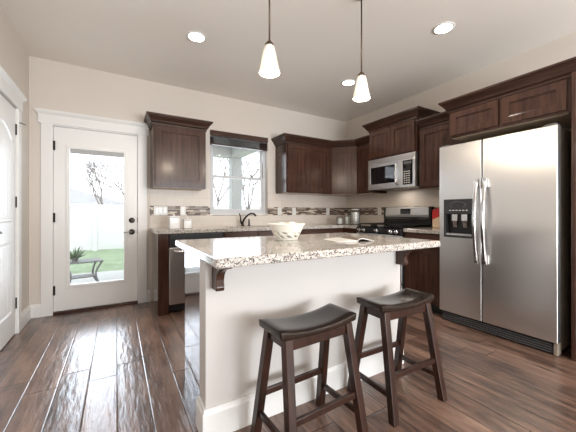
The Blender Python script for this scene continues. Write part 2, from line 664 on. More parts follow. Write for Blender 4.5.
struct('floor', bx(XL - 0.15, XR + 0.15, YF - 0.15, YB + 0.15, -0.05, 0), 'floor', 'hand-scraped dark brown plank floor running towards the glazed door')
struct('ceiling', bx(XL - 0.15, XR + 0.15, YF - 0.15, YB + 0.15, CEIL, CEIL + 0.1), 'ceiling', 'flat beige ceiling')
bm = B()
slab_holes(bm, 'xz', [XL - 0.15, DX0 - 0.02, DX1 + 0.02, WX0, WX1, XR + 0.15], [0, WZ0, 2.06, WZ1, CEIL], YB, YB + 0.15,
           [(DX0 - 0.02, DX1 + 0.02, -1, 2.06), (WX0, WX1, WZ0, WZ1)])
struct('wall_back', bm, 'wall', 'beige wall holding the glazed door and sink window')
D2Y0, D2Y1 = 2.77, 3.535
bm = B()
slab_holes(bm, 'yz', [YF, D2Y0 - 0.01, D2Y1 + 0.01, YB], [0, 2.05, CEIL], XL - 0.15, XL, [(D2Y0 - 0.01, D2Y1 + 0.01, -1, 2.05)])
struct('wall_left', bm, 'wall', 'beige wall with the panelled white door')
struct('wall_right', bx(XR, XR + 0.15, YF, YB, 0, CEIL), 'wall', 'beige wall behind the refrigerator and range')
bm = B()
slab_holes(bm, 'xz', [XL - 0.15, 0.55, 3.35, XR + 0.15], [0, 0.1, 2.1, CEIL], YF - 0.15, YF, [(0.55, 3.35, 0.1, 2.1)])  # opening cut for the added, unseen rear window
struct('wall_front', bm, 'wall')
# tiled backsplash
SPL = 0.008
bm = B()
slab_holes(bm, 'xz', [0.352, WX0, WX1, XR], [0.915, WZ0, 1.43], YB - SPL, YB, [(WX0, WX1, WZ0, 3)])
bm2 = B()
struct('trim_1', bm, 'backsplash', 'cream tile backsplash with brown mosaic band behind the sink')
bm = B()
slab_holes(bm, 'yz', [1.78, YB - SPL], [0.915, 1.44], XR - SPL, XR, [])
struct('trim_2', bm, 'backsplash', 'cream tile backsplash with brown mosaic band behind the range')

# baseboards
def baseboard(name, path, label=None, side=1):
    bm = B()
    sweep(bm, path, [(0, 0), (0.016, 0), (0.016, 0.115), (0.011, 0.125), (0.009, 0.14), (0, 0.14)], side=side)
    return struct(name, bm, 'trim', label)


baseboard('baseboard_back', [(XL, YB), (-0.69, YB)], 'white baseboard left of the glazed door')
baseboard('baseboard_center', [(0.322, YB), (0.352, YB)])
baseboard('baseboard_left', [(XL, 3.62), (XL, YB)], 'white baseboard between panelled door and corner')
baseboard('baseboard_side', [(XL, YF), (XL, 2.68)])
baseboard('baseboard_right', [(XR, 0.74), (XR, YF)])
baseboard('baseboard_front', [(XR, YF), (XL, YF)])

# ---- back door: casing, jamb, slab, glass
HEADPROF = [(0, 0), (0.018, 0), (0.018, 0.095), (0.024, 0.1), (0.04, 0.118), (0.045, 0.125), (0.045, 0.14), (0, 0.14)]


def casing_door(name, label, xa, xb, ztop, wd=0.1):
    """door casing in local coordinates: wall face y=0, room at -y"""
    t = thing(name, label, None)
    t['kind'] = 'structure'
    for a, b_ in ((xa - wd, xa), (xb, xb + wd)):
        obj('casing', bx(a, b_, -0.018, 0, 0, ztop), 'trim', t, 0.002)
    bm = B()
    prof = [(o_, z + ztop) for o_, z in HEADPROF]
    sweep(bm, [(xa - wd - 0.005, 0), (xa - wd - 0.005, -0.004), (xb + wd + 0.005, -0.004), (xb + wd + 0.005, 0)], prof, side=1)
    obj('header', bm, 'trim', t, 0.001)
    return t


d1 = casing_door('door_1', 'white exterior door with full glass pane on the back wall', DX0, DX1, 2.055)
d1.location = (0, YB, 0)
bm = B()
for a, b_ in ((DX0 - 0.02, DX0), (DX1, DX1 + 0.02)):
    box(bm, a, b_, 0, 0.15, 0, 2.06)
box(bm, DX0, DX1, 0, 0.15, 2.043, 2.06)
obj('jamb', bm, 'trim', d1)
GX0, GX1, GZ0, GZ1 = -0.455, 0.076, 0.30, 1.82
bm = B()
slab_holes(bm, 'xz', [DX0 + 0.002, GX0, GX1, DX1 - 0.002], [0.03, GZ0, GZ1, 2.04], 0.012, 0.056, [(GX0, GX1, GZ0, GZ1)])
leaf = obj('door_leaf', bm, 'trim', d1, 0.002)
bm = B()
slab_holes(bm, 'xz', [GX0 - 0.028, GX0 + 0.006, GX1 - 0.006, GX1 + 0.028], [GZ0 - 0.028, GZ0 + 0.006, GZ1 - 0.006, GZ1 + 0.028], 0.0, 0.0125,
           [(GX0 + 0.006, GX1 - 0.006, GZ0 + 0.006, GZ1 - 0.006)])
obj('glazing_frame', bm, 'trim', leaf, 0.005)
obj('pane', bx(GX0, GX1, 0.03, 0.036, GZ0, GZ1), 'glass', leaf)
obj('blind_headrail', bx(GX0 + 0.006, GX1 - 0.006, 0.018, 0.028, GZ1 - 0.055, GZ1 - 0.006), 'post', leaf, 0.002)
obj('threshold', bx(DX0, DX1, -0.012, 0.15, 0, 0.028), 'cab_h', d1, 0.003)
for z in (0.26, 1.05, 1.83):
    bm = B()
    box(bm, DX0 - 0.003, DX0 + 0.018, -0.008, 0.013, z - 0.05, z + 0.05)
    obj('hinge', bm, 'bronze', d1, 0.002)
for z, nm in ((1.012, 'deadbolt'), (0.872, 'door_knob')):
    bm = B()
    lathe(bm, [(0.0, 0.0), (0.033, 0.0), (0.033, 0.008), (0.026, 0.014), (0.0, 0.016)], n=28)
    if nm == 'deadbolt':
        box(bm, -0.005, 0.005, -0.014, 0.014, 0.014, 0.03)
    else:
        lathe(bm, [(0.011, 0.014), (0.011, 0.04), (0.0, 0.045)], n=16)
    bmesh.ops.rotate(bm, verts=bm.verts[:], cent=(0, 0, 0), matrix=Matrix.Rotation(PI / 2, 3, 'X'))
    k = obj(nm, bm, 'bronze', leaf, smooth=False)
    k.location = (0.155, 0.012, z)
    if nm == 'door_knob':
        bm = B()
        tube(bm, [(0.0, -0.045, 0), (-0.04, -0.048, 0.002), (-0.085, -0.044, -0.004)], [0.008, 0.007, 0.006])
        obj('lever', bm, 'clear_handle', k, smooth=True)
    bm = B()
    box(bm, DX1 - 0.004, DX1 + 0.006, -0.0006, 0.008, z - 0.028, z + 0.028)
    obj('strike_plate', bm, 'bronze', d1)

# ---- panelled door on the left wall (local x runs along +Y of the room, local -y faces the room)
d2 = casing_door('door_2', 'white arch-panelled interior door with dark hinges', D2Y0, D2Y1, 2.055, 0.085)
d2.location = (XL, 0, 0)
d2.rotation_euler = (0, 0, PI / 2)
bm = B()
for a, b_ in ((D2Y0 - 0.01, D2Y0), (D2Y1, D2Y1 + 0.01)):
    box(bm, a, b_, 0, 0.15, 0, 2.05)
obj('jamb', bm, 'trim', d2)
leaf2 = obj('door_leaf', bx(D2Y0 + 0.002, D2Y1 - 0.002, 0.006, 0.045, 0.008, 2.045), 'trim', d2, 0.002)


def arch_panel(z0, z1, rise):
    bm = B()
    x0, x1 = D2Y0 + 0.12, D2Y1 - 0.12

    def outline(ins):
        a, b_ = x0 + ins, x1 - ins
        pts = [(a, z0 + ins), (b_, z0 + ins)]
        for k in range(17):
            f = k / 16
            pts.append((b_ + (a - b_) * f, z1 - ins + rise * math.sin(PI * f)))
        return pts
    o0, o1, o2, o3 = outline(0), outline(0.012), outline(0.03), outline(0.045)
    rings = []
    for o_, y in ((o0, 0.0055), (o1, -0.004), (o2, 0.0045), (o3, 0.000)):
        rings.append([bm.verts.new((p[0], y, p[1])) for p in o_])
    for a, b_ in zip(rings, rings[1:]):
        n = len(a)
        for i in range(n):
            bm.faces.new((a[i], a[(i + 1) % n], b_[(i + 1) % n], b_[i]))
    bm.faces.new(rings[-1])
    for k in range(1, 5):
        xx = x0 + 0.045 + (x1 - x0 - 0.09) * k / 5
        box(bm, xx - 0.003, xx + 0.003, -0.002, 0.0005, z0 + 0.05, z1 - 0.05)
    return bm


obj('panel', arch_panel(1.02, 1.76, 0.10), 'trim', leaf2)
obj('panel', arch_panel(0.22, 0.86, 0.0), 'trim', leaf2)
for z in (0.28, 1.20, 1.86):
    obj('hinge', bx(D2Y1 - 0.006, D2Y1 + 0.014, -0.004, 0.006, z - 0.05, z + 0.05), 'bronze', d2, 0.002)
bm = B()
tube(bm, [(D2Y1 + 0.005, -0.01, 1.93), (D2Y1 + 0.03, -0.03, 1.93), (D2Y1 + 0.06, -0.05, 1.925)], 0.004, 8)
obj('door_stop', bm, 'bronze', d2)
bm = B()
tube(bm, [(D2Y0 + 0.07, 0.006, 0.955), (D2Y0 + 0.07, -0.05, 0.955)], 0.012)
tube(bm, [(D2Y0 + 0.065, -0.05, 0.955), (D2Y0 + 0.13, -0.052, 0.957), (D2Y0 + 0.185, -0.046, 0.95)], [0.010, 0.009, 0.007])
bm3 = B()
obj('lever', bm, 'bronze', leaf2, smooth=True)
bm = B()
tube(bm, [(D2Y0 + 0.07, 0.006, 0.955), (D2Y0 + 0.07, -0.004, 0.955)], 0.03, 24)
obj('rosette', bm, 'bronze', leaf2)

# ---- window over the sink
wn = thing('window_1', 'white double-hung window over the sink', None, (0, YB, 0))
wn['kind'] = 'structure'
bm = B()
slab_holes(bm, 'xz', [WX0, WX0 + 0.045, WX1 - 0.045, WX1], [WZ0, WZ0 + 0.045, WZ1 - 0.04, WZ1], 0.07, 0.14,
           [(WX0 + 0.045, WX1 - 0.045, WZ0 + 0.045, WZ1 - 0.04)])
obj('window_frame', bm, 'sash', wn, 0.003)
MR = 1.622
for (z0, z1, y0) in ((WZ0 + 0.045, MR + 0.018, 0.082), (MR - 0.018, WZ1 - 0.04, 0.104)):
    bm = B()
    a, b_ = WX0 + 0.045, WX1 - 0.045
    slab_holes(bm, 'xz', [a, a + 0.032, b_ - 0.032, b_], [z0, z0 + 0.035, z1 - 0.035, z1], y0, y0 + 0.022, [(a + 0.032, b_ - 0.032, z0 + 0.035, z1 - 0.035)])
    s = obj('sash', bm, 'sash', wn, 0.002)
    obj('pane', bx(a + 0.03, b_ - 0.03, y0 + 0.008, y0 + 0.013, z0 + 0.03, z1 - 0.03), 'glass', s)
bm = B()
box(bm, WX0 + 0.001, WX1 - 0.001, -0.02, 0.069, WZ0 - 0.0, WZ0 + 0.012)
obj('window_sill', bm, 'trim', wn, 0.002)
# blind drawn up
bl = thing('window_blind', 'dark wood blind drawn up at the top of the sink window', 'blind', (0, YB, 0))
obj('valance', bx(WX0 + 0.003, WX1 + 0.0 - 0.003, -0.022, -0.006, WZ1 - 0.075, WZ1 - 0.002), 'cab_h', bl, 0.004)
obj('headrail', bx(WX0 + 0.006, WX1 - 0.006, -0.004, 0.05, WZ1 - 0.05, WZ1 - 0.004), 'cab_h', bl, 0.002)
for k in range(7):
    z = WZ1 - 0.088 - k * 0.0125
    obj('slat', bx(WX0 + 0.008, WX1 - 0.008, -0.004, 0.046, z - 0.004, z), 'crown', bl, 0.0015)
obj('bottom_rail', bx(WX0 + 0.008, WX1 - 0.008, -0.006, 0.048, WZ1 - 0.195, WZ1 - 0.175), 'crown', bl, 0.003)

# added rear window frame (behind the camera, unseen), placed to light the right-hand floor
rw = thing('added_window', 'unseen wide window added behind the viewpoint for light', None, (0, YF, 0))
rw['kind'] = 'structure'
bm = B()
slab_holes(bm, 'xz', [0.55, 0.61, 1.92, 1.98, 3.29, 3.35], [0.1, 0.16, 2.04, 2.1], -0.12, -0.05,
           [(0.61, 1.92, 0.16, 2.04), (1.98, 3.29, 0.16, 2.04)])
obj('window_frame', bm, 'vinyl', rw)

# ------------------------------------------------------------------ cabinets
FZ = 0.10      # toe kick
CH = 0.875     # base cabinet height
CT = 0.915     # counter top surface


def shaker(w_, h_, rail=0.062, t=0.02):
    """door panel, lower left front corner region at x 0..w, front at y=-t, back at y=0"""
    bm = B()
    slab_holes(bm, 'xz', [0, rail, w_ - rail, w_], [0, rail, h_ - rail, h_], -t, 0, [(rail, w_ - rail, rail, h_ - rail)])
    # stepped inner edge and the recessed field
    slab_holes(bm, 'xz', [rail - 0.001, rail + 0.008, w_ - rail - 0.008, w_ - rail + 0.001], [rail - 0.001, rail + 0.008, h_ - rail - 0.008, h_ - rail + 0.001],
               -t + 0.006, -0.001, [(rail + 0.008, w_ - rail - 0.008, rail + 0.008, h_ - rail - 0.008)])
    box(bm, rail + 0.007, w_ - rail - 0.007, -t + 0.011, -0.001, rail + 0.007, h_ - rail - 0.007)
    return bm


def door_part(parent, name, x, z, w_, h_, rail=0.062, y=0, mat='cab'):
    o = obj(name, shaker(w_, h_, rail), mat, parent, 0.0015)
    o.location = (x, y, z)
    return o


CROWN = [(0, -0.03), (0.010, -0.03), (0.010, -0.008), (0.024, 0.0), (0.032, 0.018), (0.052, 0.048), (0.062, 0.056), (0.062, 0.064), (0.074, 0.068), (0.074, 0.085), (0, 0.085)]


def crown_part(parent, path, ztop, i0=0, i1=None):
    """path in the parent's local coordinates"""
    bm = B()
    sweep(bm, path, [(o_, z + ztop) for o_, z in CROWN], i0, i1, side=1)
    return obj('crown_molding', bm, 'crown', parent)


UZ0, UZ1 = 1.40, 2.155


def upper(name, label, loc, rz, width, depth, z0, z1, doors, rail=0.062, gap=0.004, body='cab', frame=0.02, reveal=0.02, bottom=True):
    t = thing(name, label, 'cabinet', loc, rz, None)
    obj('body', bx(0, width, 0, depth, z0, z1), body, t, 0.001)
    if bottom:
        obj('bottom_panel', bx(0.015, width - 0.015, 0.018, depth - 0.001, z0 - 0.003, z0 + 0.002), 'maple', t)
    n = doors
    dw = (width - 2 * reveal - (n - 1) * gap) / n
    for i in range(n):
        door_part(t, 'door', reveal + i * (dw + gap), z0 + reveal, dw, z1 - z0 - 2 * reveal - 0.02, rail)
    return t


# upper cabinet left of the window
u1 = upper('wall_cabinet', 'dark single-door wall cabinet between glazed door and window', (0.357, 3.67, 0), 0, 0.605, 0.31, UZ0, UZ1, 1, reveal=0.022)
crown_part(u1, [(0, 0.31), (0, 0), (0.605, 0), (0.605, 0.31)], UZ1)
# corner group: full crown path in room coordinates
A_ = [(2.12, YB), (2.12, 3.65), (2.96, 3.65), (3.24, 3.37), (3.24, 3.06)]
u2 = upper('wall_cabinet', 'dark two-door wall cabinet right of the sink window', (2.12, 3.65, 0), 0, 0.84, 0.33, UZ0, UZ1, 2)
crown_part(u2, [(x - 2.12, y - 3.65) for x, y in A_], UZ1, 0, 2)
# diagonal corner
dg = thing('wall_cabinet', 'dark diagonal corner wall cabinet facing into the room', 'cabinet', (2.96, 3.65, 0), -PI / 4)
def to_local(p, o=(2.96, 3.65), a=PI / 4):
    dx, dy = p[0] - o[0], p[1] - o[1]
    return (dx * math.cos(a) - dy * math.sin(a), dx * math.sin(a) + dy * math.cos(a))
pent = [to_local(p) for p in ((2.961, 3.65), (3.24, 3.371), (XR, 3.371), (XR, YB), (2.961, YB))]
bm = B()
prism(bm, pent, UZ0, UZ1, 'z')
obj('body', bm, 'cab', dg, 0.001)
bm = B()
pen2 = [to_local(p) for p in ((2.98, 3.66), (3.25, 3.39), (XR - 0.01, 3.39), (XR - 0.01, YB - 0.01), (2.98, YB - 0.01))]
prism(bm, pen2, UZ0 - 0.003, UZ0 + 0.002, 'z')
obj('bottom_panel', bm, 'maple', dg)
DW = 0.28 * math.sqrt(2)
door_part(dg, 'door', 0.014, UZ0 + 0.02, DW - 0.028, UZ1 - UZ0 - 0.06, 0.062)
crown_part(dg, [to_local(p) for p in A_], UZ1, 2, 3)
# narrow cabinet on the right wall
RZ = -PI / 2
u4 = upper('wall_cabinet', 'dark narrow wall cabinet between corner unit and microwave', (3.24, 3.37, 0), RZ, 0.309, 0.33, UZ0, UZ1, 1, rail=0.055)
crown_part(u4, [(3.37 - y, x - 3.24) for x, y in A_], UZ1, 3, 4)
# cabinet over the microwave
MX = 3.19
u5 = upper('wall_cabinet', 'raised dark two-door wall cabinet above the microwave', (MX, 3.06, 0), RZ, 0.78, 0.38, 1.862, 2.305, 2, reveal=0.018, bottom=False)
crown_part(u5, [(0, 0.38), (0, 0), (0.78, 0), (0.78, 0.38)], 2.305)
# cabinet between microwave and refrigerator
u6 = upper('wall_cabinet', 'dark wall cabinet between microwave and refrigerator', (3.24, 2.279, 0), RZ, 0.548, 0.33, UZ0, UZ1, 1)
crown_part(u6, [(0, 0), (0.548, 0)], UZ1)
# deep cabinet above the refrigerator
FX = 2.95
u7 = upper('wall_cabinet', 'wide dark two-door wall cabinet above the refrigerator', (FX, 1.73, 0), RZ, 0.93, 0.62, 1.862, UZ1, 2, reveal=0.022, rail=0.055, gap=0.03, bottom=True)
crown_part(u7, [(0, 0.29 - 0.01), (0, 0), (0.97, 0), (0.97, 0.62)], UZ1)
pn = obj('refrigerator_side_panel', bx(FX - 0.03, XR, 0.765, 0.79, 0, UZ1 - 0.005), 'cab', None, 0.002)
tag(pn, 'tall dark wood panel standing beside the right edge of the refrigerator', 'panel')


# base cabinets -----------------------------------------------------
def base_unit(label, loc, rz, width, depth, ndoor=1, ndraw=1, end=None):
    t = thing('base_cabinet', label, 'cabinet', loc, rz)
    obj('body', bx(0, width, 0, depth, FZ, CH), 'cab', t, 0.001)
    obj('toe_kick', bx(0.001, width - 0.001, 0.06, 0.075, 0, FZ), 'black', t)
    g = 0.004
    zt = CH - 0.015
    if ndraw:
        dw = (width - 0.03 - (ndraw - 1) * g) / ndraw
        for i in range(ndraw):
            o = obj('drawer', bx(0, dw, -0.02, 0, 0, 0.14), 'cab_h', t, 0.003)
            o.location = (0.015 + i * (dw + g), 0, zt - 0.14)
        zt -= 0.15
    dw = (width - 0.03 - (ndoor - 1) * g) / ndoor
    for i in range(ndoor):
        door_part(t, 'door', 0.015 + i * (dw + g), FZ + 0.015, dw, zt - FZ - 0.02)
    return t


BF = 3.375    # front plane of the back run
RF = 2.965    # front plane of the right run
ep = thing('end_panel', 'dark stained end panel of the sink counter beside the door', 'panel', (0.375, BF - 0.015, 0))
obj('side_board', bx(0, 0.02, 0.02, YB - BF + 0.014, 0, CH), 'cab_end', ep)
obj('stile', bx(0, 0.105, 0, 0.02, 0, CH), 'cab', ep, 0.001)
base_unit('dark sink base cabinet beneath the window and faucet', (1.095, BF, 0), 0, 0.90, YB - BF - 0.012, 2, 2)
base_unit('dark base cabinet right of the sink base', (1.997, BF, 0), 0, 0.96, YB - BF - 0.012, 2, 2)
cc = thing('base_cabinet', 'dark corner base cabinet left of the gas range', 'cabinet', (2.96, BF, 0))
bm = B()
box(bm, 0.0, XR - 2.975, 0.0, YB - BF - 0.015, FZ, CH)
box(bm, 0.006, XR - 2.975, 3.057 - BF, 0.0, FZ, CH)
obj('body', bm, 'cab', cc)
d_ = obj('door', shaker(0.27, 0.58), 'cab', cc)
d_.location = (0.004, -0.02, FZ + 0.015)
d_.rotation_euler = (0, 0, -PI / 2)
base_unit('dark base cabinet between gas range and refrigerator', (RF, 2.279, 0), RZ, 0.478, XR - RF - 0.02, 1, 1)

# dishwasher
dwr = thing('dishwasher', 'stainless dishwasher at the left end of the sink counter', 'dishwasher', (0.485, BF - 0.015, 0))
obj('body', bx(0.0, 0.6, 0.03, 0.6, 0.02, CH - 0.003), 'black', dwr)
obj('door', bx(0.003, 0.597, 0, 0.03, 0.10, 0.72), 'steel_x', dwr, 0.004)
obj('control_panel', bx(0.003, 0.597, -0.004, 0.03, 0.724, 0.865), 'black', dwr, 0.004)
obj('kick_plate', bx(0.01, 0.59, 0.06, 0.07, 0.02, 0.10), 'black', dwr)
bm = B()
tube(bm, [(0.06, 0.0, 0.69), (0.06, -0.035, 0.68), (0.10, -0.04, 0.678), (0.50, -0.04, 0.678), (0.54, -0.035, 0.68), (0.54, 0, 0.69)], 0.009)
obj('handle', bm, 'steel_lt', dwr, smooth=True)

# countertops
CE = 0.028
bm = B()
SX0, SX1, SY0, SY1 = 1.22, 1.92, 3.45, 3.80
cf = BF - CE - 0.002
rf = RF - CE
slab_holes(bm, 'xy', [0.353, SX0, SX1, rf, XR], [3.0575, cf, SY0, SY1, YB - 0.001], CH, CT,
           [(0, rf, 0, cf), (SX0, SX1, SY0, SY1)])
ct = obj('countertop', bm, 'granite', None, 0.004)
tag(ct, 'speckled granite countertop running under the window to the range', 'countertop')
bm = B()
box(bm, rf, XR - 0.001, 1.80, 2.278, CH, CT)
ct2 = obj('countertop', bm, 'granite', None, 0.004)
tag(ct2, 'short speckled granite countertop between range and refrigerator', 'countertop')
bm = B()
slab_holes(bm, 'xy', [SX0 - 0.01, SX0 + 0.004, SX1 - 0.004, SX1 + 0.01], [SY0 - 0.01, SY0 + 0.004, SY1 - 0.004, SY1 + 0.01], 0.70, CH - 0.001,
           [(SX0 + 0.004, SX1 - 0.004, SY0 + 0.004, SY1 - 0.004)])
box(bm, SX0 - 0.01, SX1 + 0.01, SY0 - 0.01, SY1 + 0.01, 0.695, 0.70)
tag(obj('sink', bm, 'steel_x'), 'undermounted steel sink basin below the window', 'sink')

# faucet and dispenser
fc = thing('faucet', 'dark bronze gooseneck kitchen faucet below the window', 'faucet', (1.537, 3.875, CT))
bm = B()
lathe(bm, [(0.028, 0), (0.028, 0.008), (0.018, 0.016), (0.016, 0.05)], n=20)
obj('base', bm, 'bronze', fc, smooth=True)
bm = B()
tube(bm, [(0.0, 0, 0.04), (0.012, -0.01, 0.085), (0.03, -0.04, 0.125), (0.048, -0.085, 0.16), (0.068, -0.13, 0.178), (0.085, -0.17, 0.178), (0.098, -0.20, 0.165), (0.104, -0.215, 0.145)],
     [0.015, 0.014, 0.013, 0.012, 0.012, 0.012, 0.013, 0.014], 12)
obj('spout', bm, 'bronze', fc, smooth=True)
bm = B()
tube(bm, [(-0.012, 0, 0.03), (-0.03, -0.004, 0.07), (-0.032, -0.01, 0.11), (-0.045, -0.018, 0.15), (-0.062, -0.02, 0.18)], [0.014, 0.012, 0.009, 0.008, 0.006], 10)
obj('lever', bm, 'bronze', fc, smooth=True)
sd = thing('soap_dispenser', 'small dark bronze soap dispenser beside the faucet', 'dispenser', (1.635, 3.875, CT))
bm = B()
lathe(bm, [(0.022, 0), (0.022, 0.006), (0.013, 0.012), (0.011, 0.06), (0.012, 0.075)], n=16)
obj('base', bm, 'bronze', sd, smooth=True)
bm = B()
tube(bm, [(0, 0, 0.07), (-0.004, -0.012, 0.088), (-0.018, -0.04, 0.098), (-0.035, -0.07, 0.09)], [0.011, 0.010, 0.008, 0.007], 10)
obj('nozzle', bm, 'bronze', sd, smooth=True)

# ------------------------------------------------------------------ island
IX0, IX1, IYF = 0.37, 1.79, 1.415
isl = thing('island', 'painted kitchen island with dark cabinet back and granite overhang', 'island', (0.37, IYF, 0))
Wd = IX1 - IX0
obj('knee_wall', bx(0, Wd, 0, 0.12, 0, 0.878), 'island_paint', isl, 0.002)
obj('cabinet_body', bx(0.02, Wd - 0.02, 0.121, 0.60, 0.0, 0.878), 'cab_end', isl)
for k in range(3):
    w3 = (Wd - 0.06) / 3
    o = obj('door', shaker(w3 - 0.006, 0.72), 'cab', isl, 0.0015)
    o.location = (Wd - 0.03 - k * w3, 0.60, 0.12)
    o.rotation_euler = (0, 0, PI)
bm = B()
sweep(bm, [(0, 0.122), (0, 0), (Wd, 0), (Wd, 0.122)], [(-0.001, 0), (0.018, 0), (0.018, 0.125), (0.012, 0.135), (0.010, 0.150), (-0.001, 0.150)])
obj('baseboard', bm, 'trim', isl)


def corbel(x0, x1):
    bm = B()
    pts = [(0.0, 0.73), (0.0, 0.878), (-0.188, 0.878), (-0.188, 0.855)]
    for k in range(1, 9):
        a = k / 8 * PI / 2
        pts.append((-0.170 + 0.100 * math.sin(a), 0.768 + 0.080 * math.cos(a)))
    pts += [(-0.078, 0.748), (-0.072, 0.73)]
    prism(bm, pts, x0, x1, 'x')
    return bm


obj('corbel', corbel(0.030, 0.070), 'cab', isl, 0.003)
obj('corbel', corbel(Wd - 0.05, Wd - 0.01), 'cab', isl, 0.003)
it = obj('island_countertop', bx(0.335, 1.815, 1.12, 2.05, 0.879, 0.92), 'granite', None, 0.008, 3)
tag(it, 'speckled granite slab on top of the island', 'countertop')

# ------------------------------------------------------------------ refrigerator (local x = width towards the camera, -y front)
fr = thing('refrigerator', 'stainless side-by-side refrigerator with ice and water dispenser', 'refrigerator', (2.95, 1.79, 0), RZ)
FW = 0.935
SP = 0.405
obj('body', bx(0.005, FW - 0.005, 0.0, 0.60, 0.03, 1.765), 'fridge_side', fr, 0.004)
dT = -0.075
HX0, HX1, HZ0, HZ1 = 0.052, 0.330, 0.862, 1.232
bm = B()
slab_holes(bm, 'xz', [0, HX0, HX1, SP - 0.005], [0.105, HZ0, HZ1, 1.775], dT, -0.006, [(HX0, HX1, HZ0, HZ1)])
fd = obj('freezer_door', bm, 'steel', fr, 0.005, 3)
rd = obj('fridge_door', bx(SP + 0.005, FW, dT, -0.006, 0.105, 1.775), 'steel', fr, 0.006, 3)
# dispenser
dp = obj('dispenser', bx(HX0 + 0.001, HX1 - 0.001, -0.02, -0.01, HZ0 + 0.001, HZ1 - 0.001), 'black', fd)
bm = B()
slab_holes(bm, 'xz', [HX0 - 0.004, HX0 + 0.014, HX1 - 0.014, HX1 + 0.004], [HZ0 - 0.004, HZ0 + 0.02, 1.09, HZ1 + 0.004], dT - 0.004, -0.02,
           [(HX0 + 0.014, HX1 - 0.014, HZ0 + 0.02, 1.09)])
obj('dispenser_bezel', bm, 'dispenser_face', fd, 0.003)
bm = B()
tube(bm, [(0.19 + 0.075 * math.cos(a * PI / 12), dT - 0.006, 1.178 + 0.032 * math.sin(a * PI / 12)) for a in range(-3, 16)], 0.0022, 6)
obj('dispenser_arc', bm, 'grey_plastic', fd)
for k in range(6):
    obj('button', bx(0.105 + k * 0.032, 0.123 + k * 0.032, dT - 0.0065, dT - 0.003, 1.122, 1.130), 'white_ceramic', fd)
for xx in (0.14, 0.235):
    bm = B()
    box(bm, xx - 0.028, xx + 0.028, -0.05, -0.02, 1.02, 1.09)
    beam(bm, (xx, -0.045, 1.03), (xx, -0.03, 0.96), 0.04, 0.012, (0, 1, 0))
    obj('paddle', bm, 'steel_lt', fd, 0.004)
bm = B()
box(bm, HX0 + 0.016, HX1 - 0.016, -0.068, -0.02, HZ0 + 0.02, HZ0 + 0.034)
for k in range(12):
    xx = HX0 + 0.03 + k * 0.0195
    box(bm, xx, xx + 0.006, -0.066, -0.022, HZ0 + 0.034, HZ0 + 0.04)
obj('drip_tray', bm, 'steel_lt', fd)


def fridge_handle(x):
    bm = B()
    pts = []
    for k in range(17):
        f = k / 16
        pts.append((x, dT - 0.028 - 0.040 * math.sin(PI * f), 0.665 + 0.72 * f))
    # flattened bar
    rings = []
    for (px, py, pz) in pts:
        rings.append([bm.verts.new((px + a, py + b_, pz)) for a, b_ in ((-0.014, -0.006), (-0.009, -0.011), (0.009, -0.011), (0.014, -0.006), (0.014, 0.006), (-0.014, 0.006))])
    for a, b_ in zip(rings, rings[1:]):
        for i in range(6):
            bm.faces.new((a[i], a[(i + 1) % 6], b_[(i + 1) % 6], b_[i]))
    bm.faces.new(rings[0])
    bm.faces.new(rings[-1][::-1])
    return bm


for nm, xx, par in (('handle', SP - 0.035, fd), ('handle', SP + 0.038, rd)):
    h = obj(nm, fridge_handle(xx), 'steel_lt', par, smooth=False)
    for z0 in (0.635, 1.33):
        obj('handle_mount', bx(xx - 0.018, xx + 0.018, dT - 0.036, dT + 0.001, z0, z0 + 0.085), 'steel_lt', par, 0.006)
bm = B()
lathe(bm, [(0.034, -0.003), (0.034, 0.001), (0.030, 0.003), (0.0, 0.003)], n=32)
bmesh.ops.scale(bm, vec=(1, 0.42, 1), verts=bm.verts[:])
bmesh.ops.rotate(bm, verts=bm.verts[:], cent=(0, 0, 0), matrix=Matrix.Rotation(PI / 2, 3, 'X'))
bd = obj('badge', bm, 'grey_plastic', rd)
bd.location = (0.805, dT, 1.71)
bm = B()
lathe(bm, [(0.028, 0.0028), (0.028, 0.0042), (0.0, 0.0042)], n=32)
bmesh.ops.scale(bm, vec=(1, 0.36, 1), verts=bm.verts[:])
bmesh.ops.rotate(bm, verts=bm.verts[:], cent=(0, 0, 0), matrix=Matrix.Rotation(PI / 2, 3, 'X'))
bi = obj('badge_inlay', bm, 'steel_lt', bd)
bm = B()
box(bm, 0.01, FW - 0.01, -0.04, 0.0, 0.005, 0.095)
kg = obj('kick_grille', bm, 'black', fr)
bm = B()
for k in range(4):
    box(bm, 0.02, FW - 0.04, -0.052, -0.040, 0.018 + k * 0.019, 0.025 + k * 0.019)
obj('grille_slats', bm, 'grey_plastic', kg)
obj('leg_cover', bx(FW - 0.03, FW - 0.004, -0.058, 0.02, 0.005, 0.10), 'fridge_side', fr, 0.004)
for a in (0.01, FW - 0.09):
    obj('hinge_cap', bx(a, a + 0.08, -0.065, 0.02, 1.766, 1.79), 'grey_plastic', fr, 0.005)

